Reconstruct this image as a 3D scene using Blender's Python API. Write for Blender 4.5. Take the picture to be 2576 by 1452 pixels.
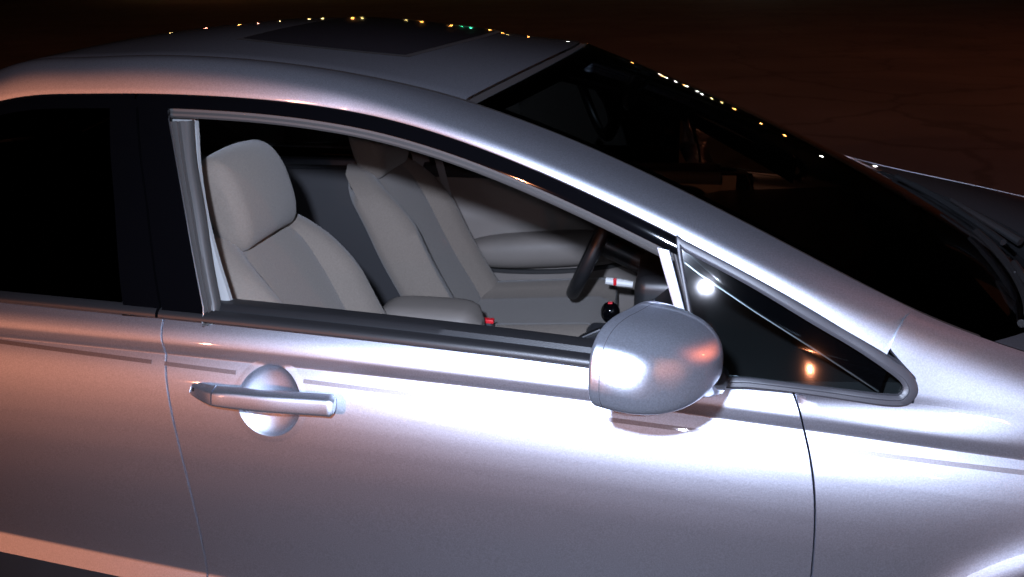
import bpy, math, random
import numpy as np
from mathutils import Vector
R = math.radians
scn = bpy.context.scene
for o in list(bpy.data.objects): bpy.data.objects.remove(o)

# ------------------------------------------------------------------ camera
CAM = np.array([-.693, -2.169, 1.5755]); YAW, PIT, ROL, FPX = .21, .3487, -.0195, 2189.
IW, IH = 2576, 1452                                   # pixel frame used for the traced points
_cy, _sy, _cp, _sp = math.cos(YAW), math.sin(YAW), math.cos(PIT), math.sin(PIT)
_f = np.array([-_sy*_cp, _cy*_cp, -_sp]); _r = np.array([_cy, _sy, 0.]); _u = np.cross(_r, _f)
_c, _s = math.cos(ROL), math.sin(ROL); CR = _c*_r+_s*_u; CU = -_s*_r+_c*_u
cam = bpy.data.cameras.new('camera'); camo = bpy.data.objects.new('camera', cam)
scn.collection.objects.link(camo); scn.camera = camo
from mathutils import Matrix
camo.matrix_world = Matrix([[CR[i], CU[i], -_f[i], CAM[i]] for i in range(3)]+[[0, 0, 0, 1]])
cam.sensor_width = 36; cam.lens = 36*FPX/IW; cam.clip_start = .02; cam.clip_end = 3000
cam.dof.use_dof = True; cam.dof.focus_distance = 1.3; cam.dof.aperture_fstop = 11.

# ------------------------------------------------------------------ night sky, moonless sun, exposure
wd = bpy.data.worlds.new('World'); scn.world = wd; wd.use_nodes = True
nt = wd.node_tree; bg = nt.nodes['Background']
sky = nt.nodes.new('ShaderNodeTexSky'); sky.sky_type = 'NISHITA'; sky.sun_disc = False
sky.sun_elevation = R(2); sky.sun_rotation = R(150)
nt.links.new(sky.outputs[0], bg.inputs[0]); bg.inputs[1].default_value = .0003
scn.view_settings.view_transform = 'Standard'; scn.view_settings.look = 'None'
scn.view_settings.exposure = 0; scn.view_settings.gamma = 1
# two cold white lights stand where the photographer is: the camera's own flash beside the lens and a lamp held up beside it
def torch(name, pos, aim, energy, col, size, blend, rad):
    l = bpy.data.lights.new(name, 'SPOT'); l.energy = energy; l.color = col; l.shadow_soft_size = rad; l.spot_size = R(size); l.spot_blend = blend
    o = bpy.data.objects.new(name, l); scn.collection.objects.link(o); o.location = pos
    o.rotation_euler = (Vector(aim)-Vector(pos)).to_track_quat('-Z', 'Y').to_euler()
torch('camera_flash', (-.665, -2.172, 1.585), (-.85, -.85, 1.0), 17, (.72, .78, 1.), 125, .9, .012)
torch('hand_lamp', (-.83, -2.2, 1.78), (-.60, -.85, .98), 400, (.64, .75, 1.), 125, 1., .032)

# ------------------------------------------------------------------ geometry helpers
def ray(px, py): return _f+CR*(px-IW/2)/FPX-CU*(py-IH/2)/FPX
def on_y(px, py, y):
    d = ray(px, py); return CAM+d*((y-CAM[1])/d[1])
def on_surf(px, py, G):
    d = ray(px, py); ts = np.linspace(.6, 5, 500); v = [G(*(CAM+d*t)) for t in ts]
    for i in range(len(ts)-1):
        if v[i]*v[i+1] <= 0:
            a, b = ts[i], ts[i+1]; ga = v[i]
            for _ in range(30):
                m = (a+b)/2; gm = G(*(CAM+d*m))
                if ga*gm <= 0: b = m
                else: a, ga = m, gm
            return CAM+d*a
def pchip(xs, ys):
    x = np.asarray(xs, float); y = np.asarray(ys, float); h = np.diff(x); dl = np.diff(y)/h
    m = np.zeros(len(x)); m[0], m[-1] = dl[0], dl[-1]
    for k in range(1, len(x)-1):
        if dl[k-1]*dl[k] > 0:
            w1 = 2*h[k]+h[k-1]; w2 = h[k]+2*h[k-1]; m[k] = (w1+w2)/(w1/dl[k-1]+w2/dl[k])
    def f(q):
        q = np.asarray(q, float); qc = np.clip(q, x[0], x[-1]); i = np.clip(np.searchsorted(x, qc)-1, 0, len(x)-2)
        t = (qc-x[i])/h[i]
        return (1+2*t)*(1-t)**2*y[i]+t*(1-t)**2*h[i]*m[i]+t*t*(3-2*t)*y[i+1]+t*t*(t-1)*h[i]*m[i+1]
    return f
def spline(xs, ys):                                   # natural cubic
    x = np.asarray(xs, float); y = np.asarray(ys, float); n = len(x); h = np.diff(x)
    A = np.zeros((n, n)); b = np.zeros(n); A[0, 0] = A[-1, -1] = 1
    for i in range(1, n-1):
        A[i, i-1], A[i, i], A[i, i+1] = h[i-1], 2*(h[i-1]+h[i]), h[i]
        b[i] = 6*((y[i+1]-y[i])/h[i]-(y[i]-y[i-1])/h[i-1])
    M = np.linalg.solve(A, b)
    def f(q):
        q = np.asarray(q, float); qc = np.clip(q, x[0], x[-1]); i = np.clip(np.searchsorted(x, qc)-1, 0, n-2)
        a = x[i+1]-qc; c = qc-x[i]
        return (M[i]*a**3+M[i+1]*c**3)/(6*h[i])+(y[i]/h[i]-M[i]*h[i]/6)*a+(y[i+1]/h[i]-M[i+1]*h[i]/6)*c
    return f
def smoothstep(a, b, x):
    t = np.clip((np.asarray(x, float)-a)/(b-a), 0, 1); return t*t*(3-2*t)

C = scn.collection
def setp(o, label=None, cat=None, group=None, kind=None):
    if label: o['label'] = label
    if cat: o['category'] = cat
    if group: o['group'] = group
    if kind: o['kind'] = kind
    return o
def mesh_obj(name, verts, faces, mat, parent=None, smooth=True, angle=35):
    me = bpy.data.meshes.new(name); me.from_pydata([tuple(map(float, v)) for v in verts], [], faces)
    me.validate(); me.update()
    if mat: me.materials.append(mat)
    if smooth:
        for p in me.polygons: p.use_smooth = True
        if angle: me.set_sharp_from_angle(angle=R(angle))
    o = bpy.data.objects.new(name, me); C.objects.link(o)
    if parent: o.parent = parent
    return o
class MB:
    def __init__(s): s.v = []; s.f = []
    def add(s, v, f):
        b = len(s.v); s.v += [tuple(map(float, q)) for q in v]; s.f += [tuple(b+i for i in q) for q in f]; return s
    def grid(s, P, closed_u=False, closed_v=False, flip=False):
        n, m = len(P), len(P[0]); v = [q for row in P for q in row]; f = []
        for i in range(n if closed_u else n-1):
            for j in range(m if closed_v else m-1):
                a, b, c, d = i*m+j, ((i+1) % n)*m+j, ((i+1) % n)*m+(j+1) % m, i*m+(j+1) % m
                f.append((a, d, c, b) if flip else (a, b, c, d))
        return s.add(v, f)
    def tube(s, path, rad, n=12, cap=True, prof=None):
        path = [Vector(p) for p in path]; rows = []
        rad = rad if hasattr(rad, '__len__') else [rad]*len(path)
        up = None
        for i, p in enumerate(path):
            t = (path[min(i+1, len(path)-1)]-path[max(i-1, 0)]).normalized()
            if up is None: up = Vector((0, 0, 1)) if abs(t.z) < .9 else Vector((1, 0, 0))
            a = t.cross(up).normalized(); b = a.cross(t).normalized(); up = b
            pr = prof or [(math.cos(2*math.pi*k/n), math.sin(2*math.pi*k/n)) for k in range(n)]
            rows.append([tuple(p+(a*u+b*w)*rad[i]) for u, w in pr])
        b0 = len(s.v); s.grid(rows, closed_v=True, flip=True); m = len(rows[0])
        if cap:
            s.f.append(tuple(b0+k for k in range(m))); s.f.append(tuple(b0+(len(rows)-1)*m+k for k in reversed(range(m))))
        return s
    def box(s, lo, hi, bev=.0):
        return s.superbox([(a+b)/2 for a, b in zip(lo, hi)], [(b-a)/2 for a, b in zip(lo, hi)], bev)
    def superbox(s, c, h, r=.005, nseg=3):
        # rounded box: quad sphere of boxes corners
        r = min(r, *h); pts = []; n = nseg
        lat = []
        for side in (-1, 1):
            rng = range(0, n+1)
            for k in (rng if side == 1 else range(n, -1, -1)):
                a = (math.pi/2)*k/n
                lat.append((side*(h[2]-r)+side*r*math.sin(a), r*math.cos(a)-r))
        rows = []
        for zz, ins in lat:
            row = []
            for q in range(4):
                sx = (1, -1, -1, 1)[q]; sy = (1, 1, -1, -1)[q]
                for k in range(n+1):
                    a = math.pi/2*(q+k/n)
                    rr = r+ins
                    row.append((c[0]+sx*(h[0]-r)+rr*math.cos(a), c[1]+sy*(h[1]-r)+rr*math.sin(a), c[2]+zz))
            rows.append(row)
        b0 = len(s.v); s.grid(rows, closed_v=True, flip=True); m = len(rows[0])
        s.f.append(tuple(b0+k for k in reversed(range(m)))); s.f.append(tuple(b0+(len(rows)-1)*m+k for k in range(m)))
        return s
    def build(s, name, mat, parent=None, smooth=True, angle=35, mirror=False):
        o = mesh_obj(name, s.v, s.f, mat, parent, smooth, angle)
        return o
def loft(curves, flip=False):
    return MB().grid(curves, flip=flip)

# ------------------------------------------------------------------ materials
def mat(name, col, rough=.5, metal=0., coat=0., coat_rough=.03, spec=.5, bump=None, var=None, sheen=0):
    m = bpy.data.materials.new(name); m.use_nodes = True; n = m.node_tree; b = n.nodes['Principled BSDF']
    b.inputs['Base Color'].default_value = (*col, 1); b.inputs['Roughness'].default_value = rough
    b.inputs['Metallic'].default_value = metal; b.inputs['Coat Weight'].default_value = coat
    b.inputs['Coat Roughness'].default_value = coat_rough; b.inputs['Specular IOR Level'].default_value = spec
    if sheen: b.inputs['Sheen Weight'].default_value = sheen
    tc = n.nodes.new('ShaderNodeTexCoord')
    if bump:
        sc, st = bump; t = n.nodes.new('ShaderNodeTexNoise'); t.inputs['Scale'].default_value = sc; t.inputs['Detail'].default_value = 3
        bn = n.nodes.new('ShaderNodeBump'); bn.inputs['Strength'].default_value = st; bn.inputs['Distance'].default_value = .002
        n.links.new(tc.outputs['Object'], t.inputs['Vector']); n.links.new(t.outputs['Fac'], bn.inputs['Height']); n.links.new(bn.outputs[0], b.inputs['Normal'])
    if var:
        sc, am = var; t = n.nodes.new('ShaderNodeTexNoise'); t.inputs['Scale'].default_value = sc; t.inputs['Detail'].default_value = 4
        mx = n.nodes.new('ShaderNodeMix'); mx.data_type = 'RGBA'; mx.blend_type = 'MULTIPLY'; mx.inputs[0].default_value = 1
        rp = n.nodes.new('ShaderNodeMapRange'); rp.inputs['From Min'].default_value = .3; rp.inputs['From Max'].default_value = .7
        rp.inputs['To Min'].default_value = 1-am; rp.inputs['To Max'].default_value = 1
        n.links.new(tc.outputs['Object'], t.inputs['Vector']); n.links.new(t.outputs['Fac'], rp.inputs['Value'])
        mx.inputs['A'].default_value = (*col, 1); n.links.new(rp.outputs[0], mx.inputs['B']); n.links.new(mx.outputs['Result'], b.inputs['Base Color'])
    return m
def glass(name, tint, refl=1.0, rough=.015):
    m = bpy.data.materials.new(name); m.use_nodes = True; n = m.node_tree; n.nodes.clear()
    out = n.nodes.new('ShaderNodeOutputMaterial'); mix = n.nodes.new('ShaderNodeMixShader')
    tr = n.nodes.new('ShaderNodeBsdfTransparent'); tr.inputs[0].default_value = (*tint, 1)
    gl = n.nodes.new('ShaderNodeBsdfGlossy'); gl.inputs['Roughness'].default_value = rough; gl.inputs[0].default_value = (refl, refl, refl, 1)
    fr = n.nodes.new('ShaderNodeFresnel'); fr.inputs[0].default_value = 1.5
    n.links.new(fr.outputs[0], mix.inputs[0]); n.links.new(tr.outputs[0], mix.inputs[1]); n.links.new(gl.outputs[0], mix.inputs[2]); n.links.new(mix.outputs[0], out.inputs[0])
    return m
def emis(name, col, st):
    m = bpy.data.materials.new(name); m.use_nodes = True; n = m.node_tree; n.nodes.clear()
    out = n.nodes.new('ShaderNodeOutputMaterial'); e = n.nodes.new('ShaderNodeEmission'); e.inputs[0].default_value = (*col, 1); e.inputs[1].default_value = st
    n.links.new(e.outputs[0], out.inputs[0]); return m
def car_paint(name, flake, rough, dif):
    m = bpy.data.materials.new(name); m.use_nodes = True; n = m.node_tree; n.nodes.clear(); N = n.nodes.new; L = n.links.new
    out = N('ShaderNodeOutputMaterial'); tc = N('ShaderNodeTexCoord'); nz = N('ShaderNodeTexNoise'); nz.inputs['Scale'].default_value = 430; nz.inputs['Detail'].default_value = 5
    L(tc.outputs['Object'], nz.inputs['Vector'])
    bp_ = N('ShaderNodeBump'); bp_.inputs['Strength'].default_value = .10; bp_.inputs['Distance'].default_value = .001; L(nz.outputs['Fac'], bp_.inputs['Height'])
    mr = N('ShaderNodeMapRange'); mr.inputs['From Min'].default_value = .35; mr.inputs['From Max'].default_value = .65; mr.inputs['To Min'].default_value = .86; mr.inputs['To Max'].default_value = 1.08; L(nz.outputs['Fac'], mr.inputs['Value'])
    mx = N('ShaderNodeMix'); mx.data_type = 'RGBA'; mx.blend_type = 'MULTIPLY'; mx.inputs[0].default_value = 1; mx.inputs['A'].default_value = (*flake, 1); L(mr.outputs[0], mx.inputs['B'])
    g1 = N('ShaderNodeBsdfAnisotropic'); g1.distribution = 'BECKMANN'; g1.inputs['Roughness'].default_value = rough; L(mx.outputs['Result'], g1.inputs['Color']); L(bp_.outputs[0], g1.inputs['Normal'])
    d1 = N('ShaderNodeBsdfDiffuse'); L(mx.outputs['Result'], d1.inputs['Color'])
    m1 = N('ShaderNodeMixShader'); m1.inputs[0].default_value = dif; L(g1.outputs[0], m1.inputs[1]); L(d1.outputs[0], m1.inputs[2])
    fr = N('ShaderNodeFresnel'); fr.inputs[0].default_value = 1.45; cg = N('ShaderNodeBsdfAnisotropic'); cg.inputs['Roughness'].default_value = .03
    m2 = N('ShaderNodeMixShader'); L(fr.outputs[0], m2.inputs[0]); L(m1.outputs[0], m2.inputs[1]); L(cg.outputs[0], m2.inputs[2]); L(m2.outputs[0], out.inputs[0])
    return m
PAINT = car_paint('silver_paint', (.51, .54, .61), .52, .08)
PAINT2 = car_paint('silver_mirror_paint', (.46, .49, .56), .40, .12)
ROOFP = PAINT
GBLACK = mat('gloss_black', (.0015, .0015, .002), .05, 0, 0, .03)
RUBBER = mat('black_rubber', (.018, .017, .017), .55, bump=(300, .1))
CHANNEL = mat('window_channel_rubber', (.05, .047, .045), .5, bump=(200, .1))
DGREY = mat('dark_grey_plastic', (.035, .035, .04), .45, bump=(600, .15))
BLACKP = mat('black_plastic', (.012, .012, .013), .4, bump=(500, .1))
FABRIC = mat('beige_seat_fabric', (.185, .152, .124), .9, bump=(900, .4), var=(260, .18), sheen=.2)
FABRIC2 = mat('beige_seat_side_fabric', (.16, .132, .108), .9, bump=(700, .4), var=(260, .18), sheen=.2)
TRIM = mat('beige_plastic_trim', (.20, .172, .15), .6, bump=(400, .12), var=(9, .10))
GTRIM = mat('grey_pillar_trim', (.22, .22, .215), .6, bump=(400, .1))
CHROME = mat('bright_metal', (.75, .75, .77), .18, 1.)
SATIN = mat('satin_metal', (.55, .55, .57), .3, 1.)
RED = mat('red_plastic', (.75, .02, .03), .35)
WHITE = mat('white_print', (.75, .74, .72), .5)
PIN = car_paint('pinstripe_film', (.25, .235, .25), .53, .075)
CARPET = mat('dark_carpet', (.03, .028, .027), .95, bump=(400, .5))
GLASS = glass('clear_glass', (.70, .77, .76), 1., .055); WSGLASS = glass('windscreen_glass', (.40, .45, .45)); TINT = glass('tinted_glass', (.012, .012, .013))
MIRRORG = mat('mirror_glass', (.8, .8, .82), .02, 1.)
TYRE = mat('tyre_rubber', (.02, .02, .02), .8, bump=(80, .3))
SODIUM = (1., .33, .16)

# ------------------------------------------------------------------ body lines (car: x forward, near side y<0, z up)
yb = pchip([-3.2, -2.7, -2.3, -1.66, -1.0, -.6, -.3, 0, .5], [.72, .775, .80, .814, .815, .823, .800, .765, .70])
def Yg(x, z):                                         # half width of the greenhouse
    h = z-.955; k = smoothstep(-1.35, -.75, x); return yb(x)-(.46-.125*k)*h-(.2-.1*k)*h*h
def g(x, z, o=0.): return (float(x), -float(Yg(x, z)+o), float(z))
Gs = lambda x, y, z: y+float(Yg(x, z))
def fitpoly(pts, G, deg):
    q = np.array([on_surf(px, py, G) for px, py in pts]); return q
# crease below the belt
yc = pchip([-3.3, -2.9, -2.3, -1.66, -1.0, -.5, -.2, .1, .4, .65, .8], [.70, .785, .812, .822, .824, .833, .838, .834, .800, .71, .57])
q = fitpoly([(0, 852), (408, 886), (868, 940), (1200, 978), (1480, 1008), (1900, 1062), (2000, 1083), (2200, 1112), (2400, 1135), (2576, 1155)], lambda x, y, z: y+float(yc(x)), 2)
_pc = np.polyfit(q[:, 0], q[:, 2], 2)
def zc(x):
    x = np.asarray(x, float); xx = np.clip(x, -2.1, .0)
    return np.polyval(_pc, xx)+np.polyval(np.polyder(_pc), xx)*(x-xx)*.6
q = fitpoly([(0, 757), (337, 790), (434, 799), (674, 829), (907, 859), (1480, 911), (1811, 967), (1991, 986), (2242, 1018)], Gs, 2)
_pb = np.polyfit(q[:, 0], q[:, 2], 2)
def zb(x):                                            # underside of the belt moulding
    x = np.asarray(x, float); xx = np.clip(x, -2.1, -.33)
    return np.maximum(np.polyval(_pb, xx)+np.polyval(np.polyder(_pb), xx)*(x-xx), zc(x)+.035)
zl = lambda x: .447-.075*(np.asarray(x, float)+1.7)   # low crease above the sill
_up = pchip([0, .010, .022, .032, .040, .048, .056, .08], [0, .0005, .0004, -.0024, -.0068, -.0125, -.0195, -.043])
_dn = pchip([-.52, -.42, -.34, -.27, -.20, -.14, -.10, -.07, -.05, -.03, -.02, -.01, 0], [.044, .0465, .049, .0500, .0485, .0440, .0385, .0322, .0264, .0184, .0132, .0070, 0])
def body_y(x, z):
    d = z-zc(x); base = yc(x)+np.where(d > 0, _up(np.clip(d, 0, .08)), _dn(np.clip(d, -.52, 0)))
    l = zl(x)-z                                        # ledge flares out below the low crease, then tucks in
    fl = np.where(l > 0, np.where(l < .036, l*.50, .018-np.clip(l-.036, 0, .3)*.55), 0)
    return base+fl
def b(x, z, o=0.): return (float(x), -float(body_y(x, z)+o), float(z))
Bs = lambda x, y, z: y+float(body_y(x, z))
# lower edge of the roof rail / A pillar
q = fitpoly([(0, 246), (168, 234), (337, 231), (505, 234), (674, 248), (868, 273), (957, 296), (1126, 337), (1227, 371), (1362, 428), (1480, 489), (1710, 597), (1890, 689), (2046, 779), (2164, 849), (2242, 898)], Gs, 5)
_pr = np.polyfit(q[:, 0], q[:, 2], 6)
_xr = list(np.linspace(-2.05, -.36, 14)); _rl = spline([-3.0, -2.75, -2.5, -2.27]+_xr+[-.2], [1.02, 1.12, 1.225, 1.30]+[float(np.polyval(_pr, x)) for x in _xr]+[.915])
rail_z = lambda x: _rl(x)
# upper edge: roof ditch and windscreen side of the pillar
_ya = pchip([-3.0, -2.6, -2.1, -1.5, -1.2, -1.0, -.6, -.25, -.1, .3, .6, .8], [.55, .53, .53, .532, .537, .575, .675, .745, .757, .74, .68, .57])
q = fitpoly([(0, 160), (168, 145), (337, 139), (505, 142), (674, 154), (868, 180), (957, 197), (1126, 241), (1193, 262), (1362, 321), (1496, 376), (1657, 449), (1815, 533), (1967, 609), (2119, 689), (2298, 780), (2439, 837), (2576, 885)], lambda x, y, z: y+float(_ya(x)), 5)
_pa = np.polyfit(q[:, 0], q[:, 2], 7)
_xa = list(np.linspace(-2.08, -.16, 15)); _az = spline([-3.0, -2.75, -2.5, -2.28]+_xa+[.1, .35, .6, .8], [1.11, 1.205, 1.285, 1.352]+[float(np.polyval(_pa, x)) for x in _xa]+[.935, .885, .815, .72])
ditch = lambda x: (float(x), -float(_ya(x)), float(_az(x)))

# ------------------------------------------------------------------ ground
GM = bpy.data.materials.new('worn_asphalt'); GM.use_nodes = True
n = GM.node_tree; bs = n.nodes['Principled BSDF']; tc = n.nodes.new('ShaderNodeTexCoord')
t1 = n.nodes.new('ShaderNodeTexNoise'); t1.inputs['Scale'].default_value = .35; t1.inputs['Detail'].default_value = 6
t2 = n.nodes.new('ShaderNodeTexNoise'); t2.inputs['Scale'].default_value = 60; t2.inputs['Detail'].default_value = 4
vo = n.nodes.new('ShaderNodeTexVoronoi'); vo.feature = 'DISTANCE_TO_EDGE'; vo.inputs['Scale'].default_value = .4
mpn = n.nodes.new('ShaderNodeTexNoise'); mpn.inputs['Scale'].default_value = 1.3; mpn.inputs['Detail'].default_value = 5
va = n.nodes.new('ShaderNodeVectorMath'); va.operation = 'MULTIPLY_ADD'; va.inputs[1].default_value = (.9, .9, .9)
n.links.new(tc.outputs['Object'], t1.inputs[0]); n.links.new(tc.outputs['Object'], t2.inputs[0]); n.links.new(tc.outputs['Object'], mpn.inputs[0])
n.links.new(mpn.outputs['Color'], va.inputs[0]); n.links.new(tc.outputs['Object'], va.inputs[2]); n.links.new(va.outputs[0], vo.inputs['Vector'])
cr = n.nodes.new('ShaderNodeValToRGB'); cr.color_ramp.elements[0].position = .008; cr.color_ramp.elements[0].color = (.5, .5, .5, 1); cr.color_ramp.elements[1].position = .03; cr.color_ramp.elements[1].color = (1, 1, 1, 1)
n.links.new(vo.outputs['Distance'], cr.inputs[0])
rp = n.nodes.new('ShaderNodeValToRGB'); rp.color_ramp.elements[0].position = .35; rp.color_ramp.elements[0].color = (.035, .034, .033, 1); rp.color_ramp.elements[1].position = .7; rp.color_ramp.elements[1].color = (.075, .072, .068, 1)
n.links.new(t1.outputs['Fac'], rp.inputs[0])
mx = n.nodes.new('ShaderNodeMix'); mx.data_type = 'RGBA'; mx.blend_type = 'MULTIPLY'; mx.inputs[0].default_value = 1
n.links.new(rp.outputs[0], mx.inputs['A']); n.links.new(cr.outputs[0], mx.inputs['B']); n.links.new(mx.outputs['Result'], bs.inputs['Base Color'])
bs.inputs['Roughness'].default_value = .85
bn = n.nodes.new('ShaderNodeBump'); bn.inputs['Strength'].default_value = .5; bn.inputs['Distance'].default_value = .01
n.links.new(t2.outputs['Fac'], bn.inputs['Height']); n.links.new(bn.outputs[0], bs.inputs['Normal'])
gr = mesh_obj('ground', [(-600, -600, 0), (600, -600, 0), (600, 600, 0), (-600, 600, 0)], [(0, 1, 2, 3)], GM)
setp(gr, 'cracked dark asphalt car park under dim orange lamplight', 'ground', kind='structure')

# ------------------------------------------------------------------ the car
car = bpy.data.objects.new('car', None); C.objects.link(car)
setp(car, 'silver four door sedan car with the front side window rolled down', 'car')
NEAR = []                                             # near side parts to be mirrored to the far side
def near(o): NEAR.append(o); return o

# roof rail and A pillar ------------------------------------------------
def rail_section(x, n=18):
    A = ditch(x); A = (A[0], A[1]-.006*float(smoothstep(-.9, -1.2, x)), A[2]-.001*float(smoothstep(-.9, -1.2, x))); xb = x-.03*smoothstep(-1.4, -.9, x)
    B = g(xb, rail_z(xb), .004)
    yA, zA, yB, zB = -A[1], A[2], -B[1], B[2]
    k = zA-zB; y1, z1 = yB-.33*.78*k, zB+.78*k; y2, z2 = yA+.34*(yB-yA), zA-.01*k-.07*(.34*(yB-yA))
    rows = []
    for i in range(n+1):
        t = i/n; w0, w1, w2, w3 = (1-t)**3, 3*t*(1-t)**2, 3*t*t*(1-t), t**3
        rows.append((A[0]+(B[0]-A[0])*t, -(w0*yA+w1*y2+w2*y1+w3*yB), w0*zA+w1*z2+w2*z1+w3*zB))
    B2 = g(xb, rail_z(xb)-.0025, .0025); B3 = g(xb, rail_z(xb)-.003, -.012)
    A2 = (A[0], A[1]+.004, A[2]-.003); A3 = (A[0], A[1]+.006, A[2]-.012)
    return [A3, A2]+rows+[B2, B3]
xs_rail = np.concatenate([np.linspace(-2.95, -2.1, 20), np.linspace(-2.08, -.42, 90)])
P = [rail_section(x) for x in xs_rail]
# front end runs to the slanted fender seam
def rail_end(x0):                                     # x at ditch edge and at lower edge differ
    s0 = rail_section(-.316); s1 = rail_section(-.345); m = len(s0)
    return [tuple(np.array(s0[i])*(1-i/(m-1))+np.array(s1[i])*(i/(m-1))) for i in range(m)]
for w in (.35, .7, 1.):
    a_, e_ = np.array(P[109]), np.array(rail_end(0)); P.append([tuple(r) for r in a_*(1-w)+e_*w])
rail = near(loft(P).build('roof_rail', PAINT, car))
# black ditch strip
xsd = np.linspace(-2.9, -.22, 110)
near(loft([[(p[0], p[1]+dy, p[2]+dz) for p in map(ditch, xsd)] for dy, dz in ((-.007, -.005), (-.002, -.0025), (.006, -.0015), (.013, -.001), (.020, -.004))], flip=False).build('drip_seal', RUBBER, rail))

# roof ------------------------------------------------------------------
q = [on_y(px, py, .25) for px, py in ((0, 152), (160, 158), (405, 112), (540, 66), (780, 50), (900, 48), (1085, 55), (1260, 71), (1358, 84), (1440, 100))]
_pz = np.polyfit([p[0] for p in q], [p[2]+.006 for p in q], 4); _cz = lambda x: np.polyval(_pz, np.clip(x, -2.75, -.95))
def roof_pt(s, t, o=0.):
    xd = -2.72+s*(-1.125+2.72); xc = -2.62+s*(-.985+2.62)
    D = ditch(xd); yd = -D[1]-.013; w = abs(t)**2.3; zd = D[2]+.0006
    x = xc+(xd-xc)*t*t; z = float(_cz(xc))*(1-w)+zd*w
    return (x, t*yd, z+o)
ts = np.concatenate([[-1], np.linspace(-.985, .985, 60), [1]])
rows = []
for s in np.linspace(0, 1, 70):
    row = [roof_pt(s, t) for t in ts]; l, r_ = row[0], row[-1]
    rows.append([(l[0], l[1]-.002, l[2]-.012)]+[(l[0], l[1]-.0012, l[2]-.002)]+row[1:-1]+[(r_[0], r_[1]+.0012, r_[2]-.002), (r_[0], r_[1]+.002, r_[2]-.012)])
roof = loft(rows, flip=True).build('roof', PAINT, car)
def roof_patch(s0, s1, t0, t1, o, rad=.12, n=40, m=40):
    P = []
    for i in range(n+1):
        row = []
        for j in range(m+1):
            u, v = 2*i/n-1, 2*j/m-1
            # superellipse squircle mapping for rounded corners
            k = 1-.06*(u*u*v*v); row.append(roof_pt((s0+s1)/2+(s1-s0)/2*u*k, (t0+t1)/2+(t1-t0)/2*v*k, o))
        P.append(row)
    return P
S0, S1 = .625, .865
loft(roof_patch(S0-.008, S1+.008, -.80, .80, .0016), flip=True).build('sunroof_seal', RUBBER, roof)
loft(roof_patch(S0, S1, -.785, .785, .0035), flip=True).build('sunroof_panel', mat('sunroof_glass', (.012, .011, .013), .08), roof)

# windscreen --------------------------------------------------------------
_we = lambda s: -1.105+s*(-.155+1.105)
_wcx = lambda s: -.965+s*(.08+.965)
_wcz = spline([0, .25, .5, .75, 1], [float(_cz(-.985))-.004, 1.297, 1.180, 1.053, .920])
def ws_pt(s, t, o=0.):
    E_ = ditch(_we(s)); ye = -E_[1]-.004; w = abs(t)**2.1
    x = _wcx(s)*(1-w)+E_[0]*w; z = float(_wcz(s))*(1-w)+(E_[2]-.003)*w
    return (x, t*ye, z+o)
ws = loft([[ws_pt(s, t) for t in np.linspace(-1, 1, 60)] for s in np.linspace(0, 1, 60)], flip=True).build('windscreen', WSGLASS, car)
# black ceramic border under the glass and the header joint
bd = MB()
bd.grid([[ws_pt(s, t, -.004) for t in np.linspace(-1, 1, 60)] for s in (-.0, .02, .045)], flip=True)
for sg in (-1, 1): bd.grid([[ws_pt(s, sg*t, -.004) for t in ((.955, 1) if sg > 0 else (1, .955))] for s in np.linspace(0, 1, 50)], flip=True)
bd.grid([[ws_pt(s, t, -.004) for t in np.linspace(-1, 1, 60)] for s in (.93, 1.)], flip=True)
bd.build('black_glass_border', BLACKP, ws)
hd = []
for t in np.linspace(-1, 1, 60):
    a_ = np.array(roof_pt(1, t)); e_ = np.array(ws_pt(0, t)); hd.append([tuple(a_+(0, 0, -.010)), tuple(a_+(.001, 0, -.005)), tuple(e_+(0, 0, -.005)), tuple(e_+(0.002, 0, -.012))])
loft(hd).build('header_seal', RUBBER, ws)

# door skins ----------------------------------------------------------------
def seam(pts, lo, hi):
    q = [on_surf(px, py, Bs) for px, py in pts]; zs = [p[2] for p in q][::-1]; xs_ = [p[0] for p in q][::-1]
    pf = np.polyfit(zs, xs_, 3); zq = np.linspace(zs[0], zs[-1], 12)
    return pchip([lo]+list(zq)+[hi], [float(np.polyval(pf, zq[0]))]+[float(np.polyval(pf, z)) for z in zq]+[float(np.polyval(pf, zq[-1]))])
_sBx = seam([(410, 815), (412, 890), (425, 990), (455, 1130), (490, 1290), (522, 1440)], .2, 1.0)     # rear seam of the front door
_sFx = seam([(1993, 992), (2003, 1030), (2030, 1105), (2045, 1200), (2050, 1300), (2046, 1400), (2041, 1452)], .2, 1.0)
def skin(xl, xr, us, extra=None):
    ds = np.concatenate([np.linspace(.055, .0005, 22), -np.geomspace(.0005, .06, 22), -np.linspace(.064, .165, 34), -np.linspace(.18, .36, 16)])
    rows = []
    for d in ds:
        row = []
        for u in us:
            xa_, xb_ = float(xl(float(zc(xl(.85)))+d)), float(xr(float(zc(xr(.85)))+d)); x = xa_+(xb_-xa_)*u
            top = float(zb(x))+.004; z = float(zc(x))+d
            if d > 0: z = float(zc(x))+(top-float(zc(x)))*d/.055
            row.append(b(x, z))
        rows.append(row)
    for l in np.concatenate([np.linspace(-.05, -.004, 6), [0, .004, .012, .022, .031, .036, .040, .05, .08, .12, .17, .2]]):
        row = []
        for u in us:
            xa_, xb_ = float(xl(float(zl(xl(.4)))-l)), float(xr(float(zl(xr(.4)))-l)); x = xa_+(xb_-xa_)*u; z = float(zl(x))-l
            row.append(b(x, z))
        rows.append(row)
    return rows
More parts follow.
